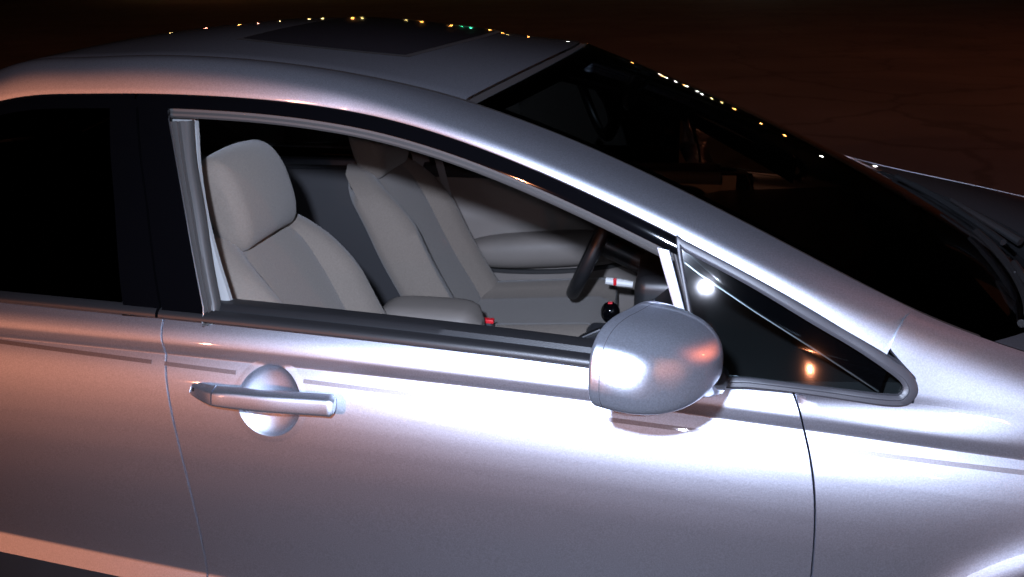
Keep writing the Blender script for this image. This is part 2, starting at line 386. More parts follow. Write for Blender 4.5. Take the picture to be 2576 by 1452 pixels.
def with_flange(rows):
    out = []
    for i, row in enumerate(rows):
        a_, e_ = np.array(row[0]), np.array(row[-1])
        out.append([tuple(a_+(-.0012, .014, 0)), tuple(a_+(-.0012, .0035, 0)), tuple(a_+(-.0007, .001, 0))]+row+[tuple(e_+(.0007, .001, 0)), tuple(e_+(.0012, .0035, 0)), tuple(e_+(.0012, .014, 0))])
    return out
uf = np.unique(np.concatenate([np.linspace(0, 1, 90), np.linspace(.06, .32, 70)]))
GAP = .0022
rows = with_flange(skin(lambda z: _sBx(z)+GAP, lambda z: _sFx(z)-GAP, uf))
# opening for the handle cup is cut out of the skin
hc = on_surf(677, 1013, Bs); HX, HZ, HR = float(hc[0]), float(hc[2]), .063
mb = MB().grid(rows)
fkeep = []
for f in mb.f:
    if any((mb.v[i][0]-HX)**2+(mb.v[i][2]-HZ)**2 < (HR+.0008)**2 for i in f): continue
    fkeep.append(f)
mb.f = fkeep
door = near(mb.build('front_door', PAINT, car))
# handle cup: flush flange, crisp lip, then the bowl
cup = []
for rr, dep in [(HR+.012, .0003), (HR+.007, .0005), (HR+.003, .0006), (HR+.0004, .0006), (HR-.0006, -.0004), (HR-.0025, -.0032), (HR*.9, -.0075), (HR*.75, -.0135), (HR*.55, -.0185), (HR*.3, -.0215), (.0005, -.0225)]:
    cup.append([b(HX+rr*math.cos(a)*1.0, HZ+rr*math.sin(a), dep) for a in np.linspace(0, 2*math.pi, 73)[:-1]])
near(MB().grid(cup, closed_v=True, flip=True).build('handle_cup', PAINT, door))
# pull handle: lofted rounded bar
def handle(xa, xb_, n, cap_l, cap_r):
    A0 = np.array(on_y(468, 987, -.872)); A1 = np.array(on_y(826, 1040, -.895))
    rows = []
    for i in range(n+1):
        s = xa+(xb_-xa)*i/n
        x = A0[0]+(A1[0]-A0[0])*s; z = A0[2]+(A1[2]-A0[2])*s
        out = .009+.018*float(smoothstep(-.02, .24, s))-.008*float(smoothstep(.5, 1., s))
        rl = math.sqrt(max(0, 1-(1-min(s/.11, 1))**2)); rr_ = math.sqrt(max(0, 1-(max(0, s-.975)/.025)**2))*.35+.65
        hz = (.0110+.0045*float(smoothstep(0, .40, s)))*(.22+.78*rl)*rr_; th = (.006+.006*float(smoothstep(0, .2, s)))*(.4+.6*rl)*rr_
        yy = -float(body_y(x, z))-out; row = []
        for k in range(24):
            a = 2*math.pi*k/24; ca, sa = math.cos(a), math.sin(a); e = .45
            u_ = math.copysign(abs(ca)**e, ca); w_ = math.copysign(abs(sa)**e, sa)
            row.append((x, yy+th*u_+.003*w_, z+hz*w_+.003*u_))
        rows.append(row)
    m_ = MB(); b0 = len(m_.v); m_.grid(rows, closed_v=True, flip=False)
    m_.f.append(tuple(reversed(range(24)))); m_.f.append(tuple(n*24+k for k in range(24)))
    m_.f = [tuple(f) for f in m_.f]; return m_
near(handle(.205, 1., 40, 0, 1).build('pull_handle', PAINT, door, angle=50))
near(handle(0., .195, 12, 1, 0).build('handle_key_cap', PAINT, door, angle=50))
# mounts between handle ends and the door
for s_ in (.06, .93):
    A0 = np.array(on_y(468, 987, -.872)); A1 = np.array(on_y(826, 1040, -.895)); p = A0+(A1-A0)*s_; yy = float(body_y(p[0], p[2]))
    near(MB().box((p[0]-.012, -yy-.016, p[2]-.006), (p[0]+.010, -yy+.004, p[2]+.006), .005).build('handle_mount', BLACKP, door))
# pinstripe film
def pin_z(x): return float(np.polyval(_pp, x))
q = fitpoly([(0, 861), (408, 911), (590, 936), (770, 958), (1200, 1014), (1500, 1053), (2200, 1143), (2576, 1187)], Bs, 2); _pp = np.polyfit(q[:, 0], q[:, 2], 2)
def pinstripe(x0, x1, w, parent, up=0.):
    xs_ = np.linspace(x0, x1, max(8, int(abs(x1-x0)/.02)))
    return near(loft([[b(x, pin_z(x)+up+dw, .0007) for x in xs_] for dw in (-w/2, 0, w/2)], flip=True).build('pinstripe', PIN, parent))
pinstripe(-1.655, -1.507, .0068, door); pinstripe(-1.372, -.50, .0068, door)

rear = near(loft(with_flange(skin(lambda z: -2.62+0*z, lambda z: _sBx(z)-GAP, np.linspace(0, 1, 70)))).build('rear_door', PAINT, car))
pinstripe(-2.60, -1.682, .0068, rear)

# fender ---------------------------------------------------------------------
def fend_sec(x, n_up=30):
    D = ditch(x); yA, zA = -D[1], D[2]; c0 = float(zc(x)); zk = float(zb(x))
    zA = max(zA, c0+.03); y0 = float(yc(x))
    def prof(z):
        t = min(max((z-c0)/(zA-c0), 0), 1); return y0-(y0-yA-.002)*(.10*t+.30*t*t+.60*t**4)
    return prof, c0, zA
def rail_y(x, z):
    sec = rail_section(min(x, -.05)); ys = [-p[1] for p in sec[2:-2]]; zs = [p[2] for p in sec[2:-2]]
    if z >= zs[-1]: return float(np.interp(z, zs[::-1], ys[::-1]))
    return float(Yg(min(x, -.05)-.03, z))+.004
ARX, ARZ, ARR = .035, .335, .375
def fy(x, z):
    yb0 = float(body_y(x, z))
    c0 = float(zc(x))
    if z > c0:
        w = float(smoothstep(-.50, -.30, x))
        if w > 0 or z > float(zb(x))-.002:
            pr, c1, zA = fend_sec(x); k2 = float(smoothstep(-.36, -.08, x)); up = float(smoothstep(c0+.02, float(zb(x))+.02, z))
            yr = rail_y(x, z)*up+yb0*(1-up); yp = float(pr(min(z, zA)))
            yb0 = yr*(1-k2)+yp*k2
    dd = math.hypot(x-ARX, z-ARZ)-ARR                # wheel arch flare
    if x > -.45: yb0 += .014*math.exp(-(max(dd, 0)/.035)**2)
    return yb0
_re = rail_end(0)[2:-1]; _rez = [p[2] for p in _re][::-1]; _rex = [p[0] for p in _re][::-1]
def fender_mesh():
    m_ = MB()
    us = np.linspace(0, 1, 80); rows = []
    ds = np.concatenate([np.linspace(.055, .0005, 16), -np.geomspace(.0005, .06, 16), -np.linspace(.066, .60, 50)])
    for d in ds:
        row = []
        for u in us:
            z0 = float(zc(-.49))+d; xl_ = float(_sFx(z0))+GAP; x = xl_+(.80-xl_)*u; c0 = float(zc(x))
            z = c0+d if d < 0 else c0+(float(zb(x))+.004-c0)*d/.055
            row.append((x, -fy(x, z), z))
        a_ = np.array(row[0]); rows.append([tuple(a_+(-.0012, .014, 0)), tuple(a_+(-.0012, .0035, 0)), tuple(a_+(-.0007, .001, 0))]+row)
    m_.grid(rows)
    m_.f = [f for f in m_.f if not any(math.hypot(m_.v[i][0]-ARX, m_.v[i][2]-ARZ) < ARR+.006 for i in f)]
    arch = []
    for rr, o in ((ARR+.034, .0004), (ARR+.022, .0006), (ARR+.010, .0006), (ARR+.003, .0004), (ARR+.0008, -.001), (ARR, -.004), (ARR-.001, -.03)):
        arch.append([(ARX+rr*math.cos(a), -fy(ARX+rr*math.cos(a), ARZ+rr*math.sin(a))-o, ARZ+rr*math.sin(a)) for a in np.linspace(-.25, math.pi+.25, 70)])
    m_.grid(arch, flip=True)
    rows = []
    for v in np.linspace(0, 1, 30):
        row = []
        for u in np.linspace(0, 1, 70):
            zs0 = ditch(-.316)[2]+(float(zb(-.36))-ditch(-.316)[2])*v; x0 = float(np.interp(zs0, _rez, _rex))+.0045 if zs0 > _rez[0] else float(np.interp(zs0, [_rez[0]-.032, _rez[0]], [-.326, _rex[0]+.0045])); x = x0+(.80-x0)*u
            zA = ditch(x)[2]; zk = float(zb(x))+.004; z = zA+(zk-zA)*v
            row.append((x, -fy(x, z), z))
        a_ = np.array(row[0]); rows.append([tuple(a_+(-.001, .012, -.006)), tuple(a_+(-.0007, .0015, -.001))]+row)
    t0 = rows[0]; rows = [[(p[0], p[1]+.004, p[2]-.010) for p in t0], [(p[0], p[1]+.0015, p[2]-.001) for p in t0]]+rows
    m_.grid(rows)
    return m_
fend = near(fender_mesh().build('fender', PAINT, car))
xs_ = np.linspace(-.425, .3, 60)
near(loft([[(x, -fy(x, pin_z(x)+dw)-.0008, pin_z(x)+dw) for x in xs_] for dw in (-.0034, 0, .0034)], flip=True).build('pinstripe', PIN, fend))

# greenhouse: door frame, channels, pillar film, glass --------------------------
def off_curve(xs, zf, d):                             # offset a curve in the xz plane, downward
    out = []
    for x in xs:
        dz = (float(zf(x+.004))-float(zf(x-.004)))/.008; L = math.hypot(1, dz); out.append((x+d*dz/L, float(zf(x))-d/L))
    return out
lineL = lambda pts: [np.array(on_surf(px, py, Gs)) for px, py in pts]
sB = lineL([(343, 236), (352, 380), (370, 520), (385, 650), (400, 752), (405, 775)])
seam_x = pchip([p[2] for p in sB][::-1], [p[0] for p in sB][::-1])
c1 = lineL([(419, 268), (430, 330), (455, 470), (485, 640), (512, 778)]); ch1 = pchip([p[2] for p in c1][::-1], [p[0] for p in c1][::-1])
c2 = lineL([(468, 312), (474, 400), (495, 530), (520, 690), (537, 778)]); ch2 = pchip([p[2] for p in c2][::-1], [p[0] for p in c2][::-1])
x_sash = -.735
xt = np.linspace(-1.785, -.70, 110)
FW1, FW2 = .029, .047
frame_rows = []
for d, o in ((.002, -.004), (.004, -.001), (.010, .0005), (.022, .0005), (FW1-.001, -.001), (FW1, -.006)):
    frame_rows.append([g(x, z, o) for x, z in off_curve(xt, rail_z, d)])
near(loft(frame_rows).build('upper_window_frame', GBLACK, door))
xt2 = np.linspace(-1.725, -.70, 110); rows = []
for d, o in ((FW1-.001, -.005), (FW1+.001, -.010), (FW1+.006, -.012), (FW1+.010, -.009), (FW2-.004, -.011), (FW2, -.016), (FW2+.001, -.03), (FW2+.002, -.055)):
    rows.append([g(x, z, o) for x, z in off_curve(xt2, rail_z, d)])
near(loft(rows).build('upper_window_channel', CHANNEL, door))
# B pillar black film on the front door and on the rear door
zz = np.linspace(.972, 1.352, 40)
def strip(f0, f1, zs, o, n=6, e=.0):
    rows = []
    for z in zs:
        a_, e_ = float(f0(z)), float(f1(z)); rows.append([g(a_, z, -.012), g(a_+.0006, z, o-.001)]+[g(a_+(e_-a_)*k/n, z, o) for k in range(n+1)][0:]+[g(e_, z, o-.008)])
    return rows
zcut = lambda x: float(rail_z(x))-.003
rows = strip(lambda z: float(seam_x(z))+.0025, lambda z: ch1(min(z, 1.33)), [min(z, 1.349) for z in zz], .0004)
near(loft(rows).build('pillar_film', GBLACK, door))
rows = []
chz = np.linspace(.962, 1.312, 40)
for z in chz:
    a_, e_ = float(ch1(z)), float(ch2(z)); w = e_-a_; row = []
    for t, o in ((0, -.006), (.04, .001), (.12, .002), (.17, -.006), (.30, -.010), (.36, -.004), (.44, -.003), (.50, -.010), (.66, -.013), (.72, -.009), (.84, -.010), (.95, -.014), (1., -.018), (1.0, -.028)):
        row.append(g(a_+w*t, z, o))
    rows.append(row)
near(loft(rows).build('rear_window_channel', CHANNEL, door))
near(loft([[g(ch1(z)+.0012+(k-1)*.0014, z, .0035-abs(k-1)*.0015) for k in range(3)] for z in np.linspace(.968, 1.318, 40)]).build('channel_bright_edge', SATIN, door))
rows = strip(lambda z: float(seam_x(z))-.060-.022*(1.36-z)/.4, lambda z: float(seam_x(z))-.0025, [min(z, 1.352) for z in zz], .0004)
near(loft(rows).build('pillar_film', GBLACK, rear))
# rear door glass and frame
xr_ = np.linspace(-2.66, -1.80, 60)
def gl_rows(xa, xb_, n, ztop, zbot, o, m=24):
    rows = []
    for x in np.linspace(xa, xb_, n):
        t, bt = float(ztop(x)), float(zbot(x)); rows.append([g(x, t+(bt-t)*k/m, o) for k in range(m+1)])
    return rows
near(loft(gl_rows(-2.66, -1.755, 50, lambda x: rail_z(x)-.012, lambda x: zb(x)+.004, -.006)).build('window_pane', TINT, rear))
near(loft([[g(x, z, o) for x, z in off_curve(np.linspace(-2.66, -1.79, 60), rail_z, d)] for d, o in ((.002, -.004), (.004, -.001), (.022, 0), (.030, -.002), (.031, -.010))]).build('upper_window_frame', GBLACK, rear))
# belt mouldings
def belt(x0, x1, name, parent, m_, h=.016, out=.005):
    xs_ = np.linspace(x0, x1, 70); rows = []
    for dz, o in ((-.002, -.006), (-.0015, .0010), (.0005, out*.8), (.004, out), (.009, out*.9), (h-.002, .0015), (h, -.003), (h+.001, -.012)):
        rows.append([g(x, float(zb(x))+dz, o) for x in xs_])
    return near(loft(rows, flip=True).build(name, m_, parent))
belt(-1.670+.0005, -.70, 'belt_moulding', door, BLACKP, .014, .004)
belt(-2.66, -1.675, 'belt_moulding', rear, BLACKP)
# dark glass slot and inner lip of the lowered window
xs_ = np.linspace(-1.60, -.70, 60)
near(loft([[g(x, float(zb(x))+dz, o) for x in xs_] for dz, o in ((.014, -.004), (.016, -.012), (.010, -.016), (.010, -.022), (.020, -.026), (.0225, -.034), (.022, -.060), (.010, -.075), (-.12, -.085))], flip=True).build('window_slot_seal', BLACKP, door))

# sash bar between door window and quarter window
def bar(pts0, pts1, o, name, m_, parent, depth=.02):
    a_ = lineL(pts0); e_ = lineL(pts1); rows = []
    for t in np.linspace(0, 1, 20):
        p = a_[0]*(1-t)+a_[1]*t; q_ = e_[0]*(1-t)+e_[1]*t; row = [g(p[0], p[2], o-depth), g(p[0], p[2], o-.002)]
        for k in range(9):
            w = .03+.94*k/8; x = p[0]*(1-w)+q_[0]*w; z = p[2]*(1-w)+q_[2]*w; row.append(g(x, z, o+.0025*math.sin(math.pi*w)))
        row += [g(q_[0], q_[2], o-.002), g(q_[0], q_[2], o-depth)]; rows.append(row)
    return near(loft(rows).build(name, m_, parent))
bar([(1652, 622), (1702, 800)], [(1684, 630), (1728, 800)], .000, 'front_sash', PAINT, door, .03)
bar([(1686, 618), (1731, 800)], [(1700, 622), (1744, 800)], -.004, 'sash_seal', RUBBER, door)

# quarter window ------------------------------------------------------------
inner = [(1716, 633), (1733, 640), (1890, 724), (2046, 818), (2164, 887), (2235, 935), (2262, 958), (2270, 975), (2262, 988), (2240, 991), (2120, 980), (2007, 967), (1890, 952), (1770, 938), (1752, 850), (1733, 740)]
outer = [(1700, 597), (1730, 605), (1890, 689), (2046, 779), (2164, 849), (2250, 902), (2289, 932), (2308, 967), (2301, 996), (2262, 1018), (2140, 1007), (1991, 986), (1890, 976), (1760, 962), (1742, 850), (1722, 740)]
iq = [np.array(on_surf(*p, Gs)) for p in inner]; oq = [np.array(on_surf(*p, Gs)) for p in outer]
def closed_smooth(pts, n=8):
    out = []; L = len(pts)
    for i in range(L):
        p0, p1, p2, p3 = (pts[(i+k-1) % L] for k in range(4))
        for k in range(n):
            t = k/n; out.append(.5*((2*p1)+(-p0+p2)*t+(2*p0-5*p1+4*p2-p3)*t*t+(-p0+3*p1-3*p2+p3)*t**3))
    return out
iq, oq = closed_smooth(iq), closed_smooth(oq)
rows = []
for t, o in ((0, -.010), (0, -.001), (.06, .004), (.25, .0062), (.62, .006), (.66, .0035), (.78, .003), (.97, .0005), (1., -.006)):
    rows.append([g(*( (np.array(p)*(1-t)+np.array(q_)*t)[[0, 2]]), o+.0055*float(smoothstep(-.46, -.36, p[0]))) for p, q_ in zip(oq, iq)])
qw = near(MB().grid(rows, closed_v=True, flip=True).build('quarter_window', DGREY, car))
cen = np.mean(iq, 0); v = [g(p[0], p[2], -.003) for p in iq]
rings = [[g(*((np.array(p)*(1-t)+cen*t)[[0, 2]]), -.003) for p in iq] for t in (0, .25, .5, .75, .98)]
near(MB().grid(rings, closed_v=True, flip=True).build('window_pane', GLASS, qw))
# thin bright rod added for the flash streak across the quarter glass
pts_ = [on_surf(px, py, lambda x, y, z: y+float(Yg(x, z))-.05) for px, py in ((1715, 655), (1760, 690), (1900, 785), (2050, 880), (2210, 985))]
near(MB().tube([tuple(p) for p in pts_], .0018, 10).build('flash_streak_rod', SATIN, qw))
rows = []
for px, py, qx, qy in ((1700, 600, 1712, 650), (1760, 640, 1760, 690), (1900, 720, 1900, 784), (2050, 800, 2050, 879), (2240, 900, 2215, 985)):
    p0 = on_surf(px, py, lambda x, y, z: y+float(Yg(x, z))-.03); p1 = on_surf(qx, qy, lambda x, y, z: y+float(Yg(x, z))-.052); rows.append([tuple(p0), tuple(p1), (p1[0], p1[1]+.03, p1[2])])
near(loft(rows, flip=True).build('inner_pillar_trim', GBLACK, qw))

# side mirror -----------------------------------------------------------------
def mirror_sections():
    rows = []
    for s in np.concatenate([[0, .008, .02], np.linspace(.05, .85, 22), np.linspace(.87, .995, 12)]):
        k = max(0, 1-max(0, s-.02)**2.6)**.51
        if s < .02: k *= .965+.035*(s/.02)**.5
        row = []
        for i in range(44):
            a = 2*math.pi*i/44; ca, sa = math.cos(a), math.sin(a); e = .68
            yy = .1093*k*math.copysign(abs(ca)**e, ca); zz_ = .0635*k**.92*math.copysign(abs(sa)**e, sa)
            row.append((-.774+.128*s+.0434*yy/.108, -.997-.0247*s+yy+.30*zz_*max(0., -ca)**.6, 1.0552-.0166*s+zz_-.0064*yy/.108*k))
        rows.append(row)
    return rows
ms = mirror_sections(); m_ = MB().grid(ms, closed_v=True, flip=True); m_.f.append(tuple(len(ms)*44-44+k for k in range(44)))
mir = near(m_.build('side_mirror', PAINT2, car, angle=60))
r0, r1 = np.array(ms[5]), np.array(ms[6]); cc = r0.mean(0)
near(loft([[tuple(cc+(q_-cc)*1.004) for q_ in list(r0*(1-w)+r1*w)+[(r0*(1-w)+r1*w)[0]]] for w in (0, .22)]).build('housing_seam', DGREY, mir))
m_ = MB(); m_.v = [(p[0]+.004, p[1]*.96+(-.997)*.04, p[2]*.96+1.055*.04) for p in ms[0]]; m_.f = [tuple(range(44))]
near(m_.build('mirror_glass', MIRRORG, mir))
near(MB().tube([(-.700, -.968, 1.003), (-.688, -.930, .975), (-.672, -.880, .950), (-.662, -.83, .938), (-.66, -.79, .935)], [.040, .038, .036, .034, .034], 20, prof=[(1.35*math.cos(a), .55*math.sin(a)) for a in np.linspace(0, 2*math.pi, 21)[:-1]]).build('mirror_stalk', PAINT2, mir))

# hood, cowl, wipers -------------------------------------------------------------
def hood_pt(s, t):
    xe = -.20+s*(.86+.20); xc = .13+s*(.93-.13); D = ditch(min(xe, .8)); ye = -D[1]-.006
    zc_ = .905-.01*s-.20*s**2.2; w = abs(t)**2.4
    return (xc+(xe-xc)*t*t, t*ye, (zc_+.03*(1-s))*(1-w)+(D[2]-.001-.12*max(0, s-.9))*w)
loft([[hood_pt(s, t) for t in np.linspace(-1, 1, 50)] for s in np.linspace(0, 1, 40)], flip=True).build('hood', PAINT, car)
cw = loft([[tuple(np.array(ws_pt(.985, t))*(1-k)+np.array(hood_pt(.0, t))*k+np.array((0, 0, -.012-.02*math.sin(math.pi*k)))) for t in np.linspace(-1.0, 1.0, 50)] for k in np.linspace(0, 1.15, 8)], flip=True).build('cowl', BLACKP, car)

# ------------------------------------------------------------------ rest of the shell
def tail_pt(s, t):                                    # rear window, boot lid
    xs_ = [-2.62, -3.12, -3.42, -3.55, -3.56]; zs_ = [1.345, 1.09, 1.05, .98, .55]
    x = np.interp(s, [0, .4, .75, .85, 1], xs_); z = np.interp(s, [0, .4, .75, .85, 1], zs_)
    ye = np.interp(s, [0, .4, .75, .85, 1], [.515, .60, .62, .66, .72]); w = abs(t)**2.5
    return (x+.10*t*t, t*ye, z-.04*w)
loft([[tail_pt(s, t) for t in np.linspace(-1, 1, 30)] for s in np.linspace(0, .4, 16)], flip=False).build('rear_window', TINT, car)
loft([[tail_pt(s, t) for t in np.linspace(-1, 1, 30)] for s in np.linspace(.41, 1, 24)], flip=False).build('trunk_lid', PAINT, car)
def quarter_panel():
    rows = []
    for u in np.linspace(0, 1, 40):
        x = -2.625-u*.93; row = []
        top = float(rail_z(x))-.004 if x > -2.95 else float(np.interp(x, [-3.6, -2.95], [1.0, 1.04]))
        for v in np.linspace(0, 1, 40):
            z = top+(.24-top)*v
            y = float(body_y(x, z)) if z < float(zb(x)) else float(min(Yg(x, z), body_y(x, zb(x))))
            y -= .10*max(0, (u-.75)/.25)**2
            dd = math.hypot(x+2.70, z-.335)
            if dd < .365 and dd > 1e-4: kx, kz = (x+2.70)/dd, (z-.335)/dd; row.append((-2.70+kx*.365, -y+.02, .335+kz*.365))
            else: row.append((x, -y, z))
        rows.append(row)
    return loft(rows)
near(quarter_panel().build('rear_quarter_panel', PAINT, car))
loft([[(x-.12*(abs(y)/.78)**3*(-1), y, z) for y in np.linspace(-.80, .80, 24)] for x, z in ((-3.53, .72), (-3.60, .66), (-3.61, .45), (-3.56, .25), (-3.3, .22))], flip=False).build('rear_bumper', PAINT, car)
loft([[(x-.22*(abs(y)/.80)**3, y, z) for y in np.linspace(-.80, .80, 24)] for x, z in ((.90, .74), (.96, .62), (.98, .45), (.94, .25), (.7, .2))], flip=True).build('front_bumper', PAINT, car)
MB().box((-3.4, -.74, .20), (.7, .74, .26), .02).build('floor_pan', CARPET, car)
for sx in (ARX, -2.70):
    for sy in (-1, 1):
        w = []
        for rr, yy in ((.20, .86), (.27, .868), (.305, .855), (.315, .83), (.315, .68), (.30, .655), (.2, .655)):
            w.append([(sx+rr*math.cos(a), sy*yy, .315+rr*math.sin(a)) for a in np.linspace(0, 2*math.pi, 49)[:-1]])
        ty = MB().grid(w, closed_v=True, flip=sy < 0).build('wheel', TYRE, car)
        rm = MB(); rm.grid([[(sx+rr*math.cos(a), sy*yy, .315+rr*math.sin(a)) for a in np.linspace(0, 2*math.pi, 41)[:-1]] for rr, yy in ((.205, .858), (.195, .85), (.185, .80), (.05, .80), (.001, .80))], closed_v=True, flip=sy < 0)
        for k in range(7):
            a = 2*math.pi*k/7; ca, sa = math.cos(a), math.sin(a); hw = .022
            pts = [(.04, -hw), (.04, hw), (.19, hw*.8), (.19, -hw*.8)]
            for yy in (.845,):
                vv = [(sx+r_*ca-s__*sa, sy*yy, .315+r_*sa+s__*ca) for r_, s__ in pts]+[(sx+r_*ca-s__*sa, sy*(yy-.03), .315+r_*sa+s__*ca) for r_, s__ in pts]
                rm.add(vv, [(0, 1, 2, 3), (4, 7, 6, 5), (0, 4, 5, 1), (1, 5, 6, 2), (2, 6, 7, 3), (3, 7, 4, 0)])
        rm.build('wheel_rim', SATIN, ty)
        MB().grid([[(sx+.372*math.cos(a), sy*yy, .335+.372*math.sin(a)) for a in np.linspace(-.3, math.pi+.3, 30)] for yy in (.845, .70, .52)], flip=sy > 0).build('wheel_liner', BLACKP, car)
# all shell surfaces face outward
def fix_normals(o):
    import bmesh
    bm = bmesh.new(); bm.from_mesh(o.data); bmesh.ops.recalc_face_normals(bm, faces=bm.faces); bm.to_mesh(o.data); bm.free(); return o
for o in list(bpy.data.objects):
    if o.type != 'MESH' or o.name == 'ground': continue
    if o.name.split('.')[0] in ('pull_handle', 'handle_key_cap', 'side_mirror', 'mirror_stalk', 'handle_mount'):
        fix_normals(o); c0 = sum((v.co for v in o.data.vertices), Vector())/len(o.data.vertices)
        if sum(p.area*p.normal.dot(p.center-c0) for p in o.data.polygons) < 0: o.data.flip_normals()
        continue
    if o.name.split('.')[0] in ('wheel', 'wheel_rim', 'wheel_liner', 'mirror_glass', 'flash_streak_rod', 'floor_pan'): continue
    w = sum(p.area*p.normal.dot(Vector((.25*(p.center.x+1.3), p.center.y, p.center.z-.75)).normalized()) for p in o.data.polygons)
    if w < 0: o.data.flip_normals()
# mirrored far side
mp = {}
for o in NEAR:
    me = o.data.copy(); vs = np.zeros(len(me.vertices)*3); me.vertices.foreach_get('co', vs); vs[1::3] *= -1; me.vertices.foreach_set('co', vs); me.flip_normals(); me.update()
    c_ = bpy.data.objects.new(o.name.split('.')[0], me); C.objects.link(c_); mp[o] = c_
for o in NEAR: mp[o].parent = mp.get(o.parent, o.parent)
# far front door glass is up
loft([[tuple(np.array(p)*(1, -1, 1)) for p in r_] for r_ in gl_rows(-1.74, -.74, 50, lambda x: rail_z(x)-FW2-.0, lambda x: zb(x)+.0, -.012)]).build('window_pane', TINT, mp[door])

# ------------------------------------------------------------------ interior
def pad(rows_fn, name, m_, parent, nu=28, nv=28): return loft([[rows_fn(u, v) for v in np.linspace(0, 1, nv)] for u in np.linspace(0, 1, nu)]).build(name, m_, parent)
def closed_loft(secs, name, m_, parent, angle=50):
    k = MB(); k.grid(secs, closed_v=True); m = len(secs[0]); n_ = len(secs)
    k.f.append(tuple(reversed(range(m)))); k.f.append(tuple((n_-1)*m+i for i in range(m)))
    o = k.build(name, m_, parent, angle=angle); return o
def seat(yc0, dx):
    # backrest: side profile by height, width section with raised bolsters
    zsn = np.linspace(0, 1, 34); secs = []
    ctr = pchip([.46, .55, .66, .768, .892, 1.0, 1.06], [-1.385, -1.42, -1.482, -1.538, -1.594, -1.652, -1.687])   # centre front face
    for s in zsn:
        z = .48+.565*s; xf = float(ctr(z))
        hw = .255-.022*float(smoothstep(.80, 1.03, z))
        topf = max(0, (s-.82)/.18); sh = math.sqrt(max(0, 1-topf**2)) if topf > 0 else 1
        bol = .062*float(smoothstep(1.075, .86, z)); th = .10*sh+.012
        row = []
        N = 22
        for i in range(N+1):                          # front, across
            t = -1+2*i/N; yy = hw*t*(1 if topf == 0 else .45+.55*sh)
            bump = bol*float(smoothstep(.52, .72, abs(t)))*(1-.85*float(smoothstep(.80, 1.0, abs(t))))
            groove = -.006*math.exp(-((abs(t)-.55)/.035)**2)
            rnd = -.05*float(smoothstep(.88, 1., abs(t)))
            row.append((xf-.03*topf**2+bump+groove+rnd+dx, yc0+yy, z))
        for i in range(N+1):
            t = 1-2*i/N; yy = hw*t*(.98)*(1 if topf == 0 else .45+.55*sh); rnd = .05*abs(t)**4
            row.append((xf-th+rnd-.03*topf**2+dx, yc0+yy, z-.012))
        secs.append(row)
    bk = fix_normals(closed_loft(secs, 'front_seat', FABRIC, car))
    # headrest: a fat roll with oval ends
    secs = []
    ends = [(1., .03), (1., .25), (.998, .45), (.992, .56)]
    tk = [(-t, k) for t, k in ends]+[(t, math.sqrt(1-.62*max(0, (abs(t)-.78)/.21)**2)) for t in np.linspace(-.985, .985, 33)]+ends[::-1]
    for t, k in tk:
        at = abs(t)
        row = []
        for j in range(40):
            b_ = 2*math.pi*j/40; cb, sb = math.cos(b_), math.sin(b_)
            xx = (.060 if cb > 0 else .048)*k*math.copysign(abs(cb)**.85, cb); zz_ = .106*k*math.copysign(abs(sb)**.8, sb)
            xx += -.012*at*at*(cb > 0)*k; lean = -.22*zz_
            row.append((-1.694+xx+lean+dx, yc0+.137*t, 1.112+zz_-.012*at*at))
        secs.append(row)
    hr = fix_normals(closed_loft(secs, 'headrest', FABRIC, bk))
    for sy in (-.06, .06):
        fix_normals(MB().tube([(-1.69+dx, yc0+sy, .99), (-1.692+dx, yc0+sy, 1.06)], .006, 10).build('headrest_post', SATIN, bk))
    # cushion
    secs = []
    for s in np.linspace(0, 1, 24):
        x = -1.53+.56*s; zt = .535+.045*s+ (0 if s < .9 else -.035*((s-.9)/.1)**2); hw = .25+.01*s; row = []
        for i in range(23):
            t = -1+2*i/22; bol = .035*float(smoothstep(.5, .75, abs(t)))*(1-.9*float(smoothstep(.82, 1, abs(t)))); gr_ = -.005*math.exp(-((abs(t)-.55)/.04)**2)
            row.append((x+dx, yc0+hw*t, zt+bol+gr_-.045*float(smoothstep(.88, 1, abs(t)))))
        for i in range(12):
            t = 1-2*i/11; row.append((x+dx, yc0+hw*t*.95, .36))
        secs.append(row)
    fix_normals(closed_loft(secs, 'seat_cushion', FABRIC2, bk))
    MB().box((-1.45+dx, yc0-.2, .24), (-1.0+dx, yc0+.2, .38), .02).build('seat_base', BLACKP, bk)
    return bk
seat1 = seat(-.365, 0.); seat2 = seat(.365, .05)
seat1['label'] = 'near beige cloth seat with rounded headrest'; seat2['label'] = 'far beige cloth seat behind the steering wheel'
# buckle
bk_ = fix_normals(MB().superbox((-1.265, .105, .585), (.030, .014, .045), .008).build('belt_buckle', DGREY, seat2))
fix_normals(MB().superbox((0, 0, 0), (.024, .010, .006), .003).build('buckle_button', RED, seat2)).location = (-1.255, .098, .630)
